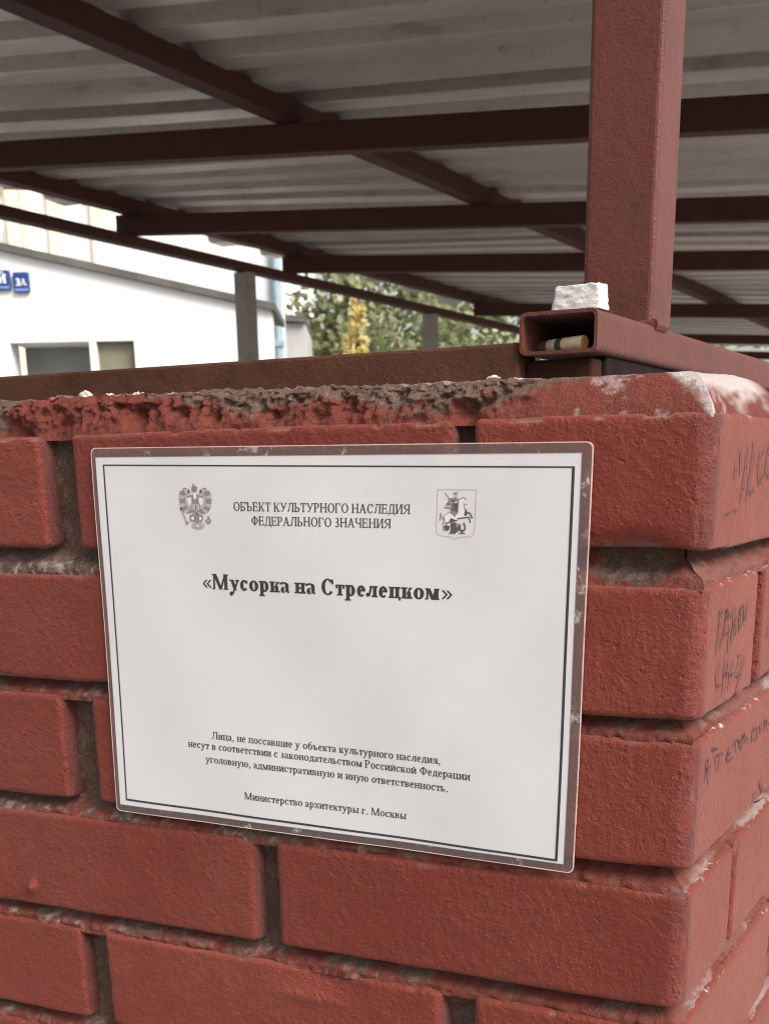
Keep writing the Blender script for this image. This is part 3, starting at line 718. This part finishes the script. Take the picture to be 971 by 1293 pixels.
# hollow base tube (along Y)
def hollow(mb, x0, x1, z0, z1, y0, y1, th, r, ri):
    def rr(a, b, c, d, q): return [(u, w) for u, w in rrect((a, b, c, d), q, 5)]
    o = rr(x0, x1, z0, z1, r); i = rr(x0+th, x1-th, z0+th, z1-th, ri); n = len(o)
    for k in range(n):
        j = (k+1) % n
        mb.poly([(o[k][0], y0, o[k][1]), (o[j][0], y0, o[j][1]), (i[j][0], y0, i[j][1]), (i[k][0], y0, i[k][1])])
        mb.poly([(o[k][0], y0, o[k][1]), (o[k][0], y1, o[k][1]), (o[j][0], y1, o[j][1]), (o[j][0], y0, o[j][1])])
        mb.poly([(i[j][0], y0, i[j][1]), (i[j][0], y1, i[j][1]), (i[k][0], y1, i[k][1]), (i[k][0], y0, i[k][1])])
mb = MB(); hollow(mb, -.1655, -.1155, .0425+G, .0668+G, .172, 2.6, .0021, .0042, .0030)
TUBE = mb.build('base_tube', M_POST, CAN)
# weld bead round the foot of the post
mb = MB()
for i in range(34):
    a = i/33; p = (-.1172, .295+.1*a*.56, .0672+G) if i < 14 else None
    if p: mb.tube(p, (p[0]+.0005, p[1]+.005, p[2]), .0030+.0012*rnd.random(), n=7)
for i in range(12): mb.tube((-.168+.0042*i, .2955, .0672+G), (-.163+.0042*i, .2955, .0674+G), .0022+.001*rnd.random(), n=7)
mb.build('weld_bead', M_POST, TUBE)
# rusty rail lying along the wall top, notched under the tube
mb = MB(); mb.box(-2.5, -.1665, .1745, .205, .0135+G, .0505+G); RAIL = mb.build('rusty_rail', M_RUST, CAN, .002)
mb = MB(); mb.box(-.1664, -.1222, .1860, .2045, .0136+G, .0405+G); mb.build('rail_end', steel_mat('shaded_rust', (.040, .017, .011), (.02, .01, .007), .9, .8, .6, .1), RAIL, .002)  # rail under the tube; the tube's shadow is put into its darker colour
mb = MB(); mb.box(-.1400, -.1195, .206, 2.55, .0135+G, .0422+G); mb.build('shade_strip', simple('gap_shade_paint', (.014, .009, .008), .9, .3, 60, spec=.1), CAN, .002)  # added near-black strip, painted shade for the gap under the tube
# main beams along X
BY = [.32, 3.0, 4.395, 5.745, 8.12, 10.38, 12.3]
X0, X1 = -3.60, .08
for i, y in enumerate(BY):
    if i == 0: continue
    mb = MB(); x0 = X0-.06*(i % 2) if i != 2 else -3.68
    h = .076 if i < 5 else .064
    mb.prism([(0, 0), (.06, 0), (.06, h), (0, h)], lambda e, p, x0=x0, y=y: ((x0 if e == 0 else X1), y+p[0], zb(x0 if e == 0 else X1)+p[1]+G))
    mb.build('beam', M_BEAM, CAN, .003)
mb = MB(); mb.prism([(0, 0), (.05, 0), (.05, .07), (0, .07)], lambda e, p: ((-3.62 if e == 0 else X1), .297+p[0], zb(-3.62 if e == 0 else X1)+p[1]+G+.0015)); mb.build('beam', M_BEAM, CAN, .003)
# purlins along Y, above the beams
for x in (-3.60, -1.99, -.33):
    mb = MB(); z0 = zb(x)+.0765+G
    mb.box(x-.032, x+.03, -.40, 12.4, z0, z0+.058); mb.build('purlin', M_BEAM, CAN, .003)
# eave beam along the high side, under the beams, and its posts
mb = MB(); mb.box(-3.665, -3.605, -.40, 12.4, zb(-3.63)+G-.043, zb(-3.63)+G-.002); mb.build('eave_beam', M_BEAM, CAN, .003)
M_GPOST = steel_mat('weathered_grey_paint', (.34, .30, .265), (.07, .03, .02), .6, .35, .4)
for y in (5.30, 7.47):
    mb = MB(); mb.box(-3.675, -3.595, y, y+.08, 0.0, zb(-3.63)+G-.045); mb.build('eave_post', M_GPOST, CAN, .004)
for y in (5.75, 12.3):
    mb = MB(); mb.box(-.1685, -.1190, y, y+.05, 0, zb(-.119)+G-.002); mb.build('post', M_BEAM, CAN)
# corrugated roof: trapezoid ribs along X
km = NT('galvanised_sheet')
n1 = km.noise(3.5, 5, .65); n2 = km.noise(40, 5, .7); n3 = km.noise(22, 2, vec=km.mapping((.25, 1, 1)))
c = km.mix(n1, (.40, .330, .292), (.61, .520, .465))
c = km.mix(km.ramp(n2, [(.5, 0), (.75, .45)]), c, (.30, .225, .18))
spots = km.noise(16, 5, .75)
c = km.mix(km.ramp(spots, [(.62, 0), (.70, .55)]), c, (.17, .11, .085))
c = km.mix(km.ramp(n3, [(.60, 0), (.72, .5)]), c, (.25, .185, .15))
km.set(color=c, rough=.42, metal=.3, spec=.5, normal=km.bump(n2, .15, .003))
prof = [(0, 0), (.105, 0), (.118, .026), (.205, .026), (.232, 0)]
ys, zs = [], []
y = -.45  # starts ahead of the wall: unseen overhang, lengthened to shade the bricks
while y < 12.6:
    for a, b in prof[:-1]: ys.append(y+a); zs.append(b)
    y += .250
    ys.append(y-.020); zs.append(0)
xs = np.linspace(-3.96, .10, 64); V = []
for x in xs:
    for a, b in zip(ys, zs):
        edge = max(0, -3.70-x)
        V.append((x, a, zb(x)+.0765+.060+b+G+.012*edge*10*math.sin(a*7.3)*.5+.006*math.sin(a*3.1+x*2.0)+edge*.10*math.sin(a*11)))
me = mesh_np('roof_sheet', np.array(V), grid_faces(len(xs), len(ys), True))
o = link('roof_sheet', me, km.m, CAN)
so = o.modifiers.new('thick', 'SOLIDIFY'); so.thickness = .0015; so.offset = 1

# ------------------------------------------------------------------ small things
kfoam = NT('white_foam'); kfoam.set(color=kfoam.mix(kfoam.noise(200, 3), (.49, .465, .45), (.61, .59, .575)), rough=.85, normal=kfoam.bump(kfoam.noise(500, 3), .35, .0015))
kfoam.b.inputs['Subsurface Weight'].default_value = .25; kfoam.b.inputs['Subsurface Radius'].default_value = (.004, .004, .004)
def foam_mesh():
    n = 16; P = []; F = []; k = 0
    g = np.linspace(-1, 1, n); a, b = np.meshgrid(g, g, indexing='ij'); a = a.ravel(); b = b.ravel(); o = np.ones_like(a)
    for ax, sg in ((0, 1), (0, -1), (1, 1), (1, -1), (2, 1), (2, -1)):
        p = np.zeros((n*n, 3)); p[:, ax] = sg; p[:, (ax+1) % 3] = a; p[:, (ax+2) % 3] = b
        P.append(p); F.append(grid_faces(n, n, sg < 0)+k); k += n*n
    P = np.concatenate(P); F = np.concatenate(F)
    _, idx, inv = np.unique(np.round(P*1000).astype(int), axis=0, return_index=True, return_inverse=True)
    P = P[idx]; F = inv.ravel()[F]
    Q = P.copy()
    Q[:, 0] *= 15.4; Q[:, 1] *= 9; Q[:, 2] = (Q[:, 2]+1)*6.6
    Q[:, 2] += (P[:, 2] > -.5)*(P[:, 0]*.6+.3)
    Q[:, 0] += (P[:, 2]+1)*np.where(P[:, 0] < 0, 1.2, -.8)*np.abs(P[:, 0])
    d = np.stack([noise(P*2.2, .5, 5), noise(P*2.2, .5, 6), noise(P*2.2, .5, 7)], -1)*.6+np.stack([noise(P, .22, 8), noise(P, .22, 9), noise(P, .22, 10)], -1)*(.25+.75*np.clip(P[:, 2:3], 0, 1))
    up = (P[:, 2] > -.95)[:, None]
    Q += d*up*[1, 1, 1]
    Q[:, 2] = np.maximum(Q[:, 2], 0)
    return Q, F
V, F = foam_mesh()
FO = link('foam_chunk', mesh_np('foam_chunk', V*MM, F), kfoam.m, None)
FO.location = (-.1318, .1865, .0669)
tag(FO, 'torn white foam chunk lying on top of the square tube end beside the red post', 'foam')
# cigarette butt inside the tube
p0 = Vector((-.1270, .183, .0489)); p1 = Vector((-.1610, .1985, .0488))
BUTT = empty('cigarette_butt', tuple(p0), label='smoked cigarette butt with tan filter lying inside the open tube end', cat='cigarette')
M_FIL = simple('tan_filter', (.50, .28, .085), .8, .25, 900); M_PAP = simple('cream_paper', (.60, .50, .33), .7, .12, 300)
M_GRN = simple('dark_green_band', (.05, .075, .045), .6, .2, 300); M_ASH = simple('burnt_tobacco', (.16, .085, .045), .9, .6, 900, bump=1, bscale=1200)
d = p1-p0
def seg(a, b, r0, r1, mat, nm, n=24):
    mb = MB(); mb.tube(d*a, d*b, r0, r1, n); return mb.build(nm, mat, BUTT, .0004)
seg(0, .012, .0039, .0041, M_FIL, 'filter'); seg(.0125, .46, .00415, .0041, M_PAP, 'tipping_paper'); seg(.461, .60, .0041, .0040, M_GRN, 'band')
seg(.601, .80, .0040, .0039, M_PAP, 'paper_wrap'); seg(.801, 1.02, .0038, .0030, M_ASH, 'burnt_tip')

# ------------------------------------------------------------------ ground
kg = NT('asphalt'); kg.set(color=kg.mix(kg.noise(30, 6), (.20, .192, .182), (.31, .298, .285)), rough=.9, normal=kg.bump(kg.noise(160, 4), .5, .004))
mb = MB(); mb.poly([(-400, -400, -1.4), (400, -400, -1.4), (400, 400, -1.4), (-400, 400, -1.4)])
tag(mb.build('ground', kg.m), kind='structure')

# ------------------------------------------------------------------ background, in frames square to the view
CX, CY = .15187, -.64048
def frame(dist, u=0): return (CX-math.sin(YAW)*dist+math.cos(YAW)*u, CY+math.cos(YAW)*dist+math.sin(YAW)*u, -1.4)
ZE = 1.4                                      # local z = world z + 1.4
M_WHITE = simple('white_render', (.70, .69, .685), .9, .05, 1.3, bump=.2, bscale=60)
M_COPE = simple('dark_roof_edge', (.09, .082, .072), .8, .3, 6)
M_DOOR = simple('grey_door_paint', (.22, .22, .215), .5, .12, 3); M_OLIVE = simple('olive_panel', (.165, .155, .105), .6, .12, 5)
WB = empty('white_building', frame(12), YAW, label='low white rendered building with sloping dark roof edge and recessed grey door', cat='building')
def ztop(u): return 1.311+.2208*(-.849-u)+ZE
mb = MB()
def quadwall(u0, u1, z0, z1a=None, z1b=None):
    a = z1a if z1a is not None else ztop(u0); b = z1b if z1b is not None else ztop(u1)
    mb.prism([(u0, z0), (u1, z0), (u1, b), (u0, a)], lambda e, p: (p[0], e*.3, p[1]))
DT = 1.083+ZE
quadwall(-7.0, -3.012, 0); quadwall(-2.339, -2.281, 0, DT, DT); quadwall(-1.957, -.78, 0)
quadwall(-3.012, -1.957, DT)
mb.box(-7.0, -3.012, .301, .62, 0, 2.2); mb.box(-2.339, -.78, .301, .62, 0, 2.2); mb.box(-3.012, -2.339, .301, .62, DT+.002, 2.55)
mb.build('wall', M_WHITE, WB)
mb = MB(); mb.prism([(-7.1, ztop(-7.1)+.002), (-.74, ztop(-.74)+.002), (-.74, ztop(-.74)+.058), (-7.1, ztop(-7.1)+.062)], lambda e, p: (p[0], -.06 if e == 0 else 1.3, p[1]))
mb.build('roof_edge', M_COPE, WB)
mb = MB(); mb.box(-3.010, -2.341, .50, .55, 0, DT-.002); DOOR = mb.build('door', M_DOOR, WB)
mb = MB(); mb.box(-2.42, -2.39, .46, .499, 1.0, 1.14); mb.build('handle', M_COPE, DOOR)
mb = MB(); mb.box(-2.279, -1.959, .08, .12, .0, DT-.002); mb.build('panel', M_OLIVE, WB)
# blue address plates
M_BLUE = simple('blue_enamel', (.010, .030, .155), .35, .1, 20); M_LET = simple('white_enamel', (.78, .79, .82), .4, .05, 20); M_BLUE2 = simple('pale_blue_enamel', (.12, .20, .48), .35, .1, 20)
def plate(name, u0, u1, z0, z1, txt, tu0, tu1, label, cat):
    e = empty(name, frame(11.985, u0), YAW, label=label, cat=cat)
    mb = MB(); mb.box(0, u1-u0, -.03, .012, z0+ZE, z1+ZE); mb.build('plate', M_BLUE, e, .012)
    mb = MB(); mb.box(.012, u1-u0-.012, -.0325, -.0302, z0+ZE+.010, z0+ZE+.030); mb.build('border_strip', M_BLUE2, e)
    q, W = text_quads(txt, len(txt) == 1); mb = MB(); s = (tu1-tu0)/W
    for i, poly in enumerate(q): mb.poly([((tu0-u0)+a*s, -.0335-.00002*i, z0+ZE+.052+b*s) for a, b in poly])
    mb.build('lettering', M_LET, e)
plate('street_name_plate', -3.78, -2.948, 1.487, 1.64, 'Й', -3.055, -2.975, 'long blue street name plate left of the house number, on the white building', 'sign')
plate('house_number_plate', -2.925, -2.790, 1.466, 1.622, '3А', -2.905, -2.808, 'small square blue house number plate with white characters on the white building', 'sign')
# parked van: only its roof rises over the wall rail
VAN = empty('white_van', frame(10.4, -3.55), YAW, label='white vehicle roof in front of the recessed door of the white building', cat='van')
kv = NT('white_car_paint'); kv.set(color=(.8, .8, .8, 1), rough=.3, coat=.6)
kd = simple('dark_glass', (.02, .022, .025), .12, .1, 5); kr = simple('tyre_rubber', (.02, .02, .02), .8, .1, 20)
mb = MB(); mb.prism([(-2.4, .35), (.72, .35), (.78, .8), (.74, 2.02), (.66, 2.16), (.45, 2.20), (-2.0, 2.22), (-2.3, 2.1), (-2.45, 1.6)], lambda e, p: (p[0], -.85+1.7*e*.6, p[1])); mb.build('body', kv.m, VAN, .06, True, 3)
for a, b in ((-2.2, -1.3), (-1.2, -.35), (-.25, .55)):
    mb = MB(); mb.box(a, b, -.858, -.852, 1.25, 1.85); mb.build('window', kd, VAN)
for x in (-1.8, .15):
    mb = MB(); mb.tube((x, -.87, .33), (x, -.68, .33), .33, n=24); w = mb.build('wheel', kr, VAN)
# pale corner with downpipe, and low grey wall
M_BLUEG = simple('pale_blue_render', (.55, .60, .63), .8, .05, 3); M_PIPE = simple('blue_grey_pipe', (.26, .33, .38), .45, .12, 8)
PB = empty('pale_house', frame(14), YAW, label='pale rendered house corner with blue grey downpipe behind the white building', cat='building')
mb = MB(); mb.box(-2.6, -.925, 0, .8, 0, 2.2+ZE); mb.build('wall', M_WHITE, PB)
mb = MB(); mb.box(-.924, -.81, .0, .7, 0, 2.2+ZE); mb.build('corner_pier', M_BLUEG, PB)
mb = MB(); mb.tube((-.845, -.07, 0), (-.845, -.07, 2.15+ZE), .042, n=16); PIPE = mb.build('downpipe', M_PIPE, PB, smooth=False)
mb = MB(); mb.box(-.90, -.79, -.125, -.018, 1.18+ZE, 1.23+ZE); mb.build('clamp', M_PIPE, PIPE)
GW = empty('grey_garage', frame(16), YAW, label='low grey block garage with dark flat roof edge beside the downpipe', cat='building')
mb = MB(); mb.box(-1.5, -.66, 0, 2.0, 0, 1.60+ZE); mb.build('wall', simple('grey_block', (.40, .39, .375), .85, .1, 4), GW)
mb = MB(); mb.prism([(-1.5, 1.66+ZE), (-.65, 1.60+ZE), (-.65, 1.66+ZE), (-1.5, 1.72+ZE)], lambda e, p: (p[0], -.08+e*2.1, p[1])); mb.build('roof_edge', M_COPE, GW)
# apartment block far behind
M_CREAM = simple('cream_panel', (.72, .63, .47), .85, .05, .3); M_PINK = simple('salmon_panel', (.58, .41, .27), .85, .06, .5); M_PANE = simple('pale_window', (.52, .53, .52), .15, .1, .5); M_PAL = simple('pale_panel', (.86, .84, .79), .85, .03, .3)
AB = empty('apartment_block', frame(46), YAW, label='tall pale cream apartment block with vertical strips and balconies far behind', cat='building')
mb = MB(); mb.box(-26, -1.9, 0, 10, 0, 24); mb.build('wall', M_PAL, AB)
for u in (-12.6, -11.2, -10.75, -9.9, -8.55, -7.3, -4.6, -3.3):
    mb = MB(); mb.box(u, u+(.42 if u != -10.75 else .22), -.25, -.002, 0, 23.5); mb.build('pilaster', M_CREAM, AB)
for fl in range(8):
    for u, w in ((-11.9, .55), (-9.62, .85), (-8.05, .62), (-6.5, .95), (-5.3, .6), (-3.9, .5)):
        z = 1.2+fl*2.9
        mb = MB(); mb.box(u, u+w, -.12, -.003, z, z+.75); b = mb.build('balcony', M_PINK, AB)
        mb = MB(); mb.box(u+.03, u+w-.03, -.1, -.004, z+.78, z+1.9); mb.build('window', M_PANE, AB)

# ------------------------------------------------------------------ trees
def leafmat(name, col):
    k = NT(name); k.set(color=k.mix(k.noise(2.2, 3), tuple(x*.6 for x in col), tuple(x*1.35 for x in col)), rough=.5)
    tl = k.n('ShaderNodeBsdfTranslucent', {'Color': (*[min(1, x*1.6) for x in col], 1)})
    mx = k.n('ShaderNodeMixShader', {0: .4, 1: k.b.outputs[0], 2: tl.outputs[0]}); k.t.links.new(mx.outputs[0], k.out.inputs['Surface']); return k.m
LEAF = [leafmat('leaf_dark', (.12, .14, .065)), leafmat('leaf_olive', (.24, .26, .125)), leafmat('leaf_light', (.48, .47, .28))]
LEAFY = [leafmat('leaf_yellow', (.66, .52, .20)), leafmat('leaf_gold', (.74, .66, .40)), leafmat('leaf_ochre', (.46, .37, .15))]
M_BARK = simple('bark', (.13, .105, .08), .9, .3, 12, bump=.6, bscale=60)
def tree(name, dist, u, h, rx, rz, nclump, nleaf, mats, label, cat, size=.10, seed=1, droop=.0):
    r = random.Random(seed)
    t = empty(name, frame(dist, u), YAW, label=label, cat=cat, group='trees behind the yard' if cat == 'tree' else None)
    mb = MB(); trunk_top = h-rz*1.1
    pts = [Vector((0, 0, 0)), Vector((.12*r.uniform(-1, 1), 0, trunk_top*.5)), Vector((.25*r.uniform(-1, 1), .1, trunk_top)), Vector((.3*r.uniform(-1, 1), .1, h-rz*.3))]
    rr = [.16, .13, .10, .04]; k = min(1, h/6)
    for i in range(3): mb.tube(pts[i], pts[i+1], rr[i]*k, rr[i+1]*k, 9)
    cl = []
    for i in range(nclump):
        a = r.uniform(0, 2*math.pi); e = r.uniform(-1, 1); q = r.uniform(.35, 1)**.6
        c = Vector((rx*q*math.cos(a)*math.sqrt(1-e*e), rx*q*math.sin(a)*math.sqrt(1-e*e)*.8, h-rz+rz*q*e)); cl.append((c, r.uniform(.22, .5)*min(rx, rz)*.75))
        if i % 3 == 0: mb.tube(pts[2], c, .03*k, .008, 5)
    mb.build('trunk', M_BARK, t)
    mb = MB()
    for i in range(nleaf):
        c, cr_ = cl[r.randrange(nclump)]
        p = c+Vector((r.gauss(0, 1), r.gauss(0, 1), r.gauss(0, 1)))*cr_*.55
        p.z -= droop*r.random()*abs(r.gauss(0, 1))
        a = Vector((r.uniform(-1, 1), r.uniform(-1, 1), r.uniform(-.6, .6))).normalized(); b = a.orthogonal().normalized()
        b = (b*math.cos(r.uniform(0, 3.1))+a.cross(b)*math.sin(r.uniform(0, 3.1))).normalized()
        s_ = size*r.uniform(.7, 1.5); m = (r.choices((0, 1, 2), (4, 4, 2)))[0]
        mb.poly([p-a*s_*.5, p+b*s_*.32, p+a*s_*.55, p-b*s_*.32], m)
    mb.build('crown', mats, t)
    return t
tree('tree', 19, .15, 4.6, 1.25, 1.9, 42, 5200, LEAF, 'green tree right of the downpipe, seen between the two eave posts', 'tree', .11, 3, .5)
tree('tree', 21, 1.9, 4.3, 1.5, 1.8, 46, 5600, LEAF, 'olive green tree behind the farther eave post', 'tree', .12, 5, .5)
tree('tree', 26, .6, 5.2, 2.0, 2.6, 52, 5600, LEAF, 'taller pale green tree behind the nearer green tree', 'tree', .14, 8, .3)
tree('tree', 24, 4.6, 5.0, 2.2, 2.3, 52, 5200, LEAF, 'green tree at the right, glimpsed under the eave beam by the tube end', 'tree', .13, 11, .3)
tree('yellow_shrub', 17.5, -.12, 3.62, .15, .62, 12, 700, LEAFY, 'narrow autumn yellow shrub in front of the green trees', 'shrub', .09, 21, .4)
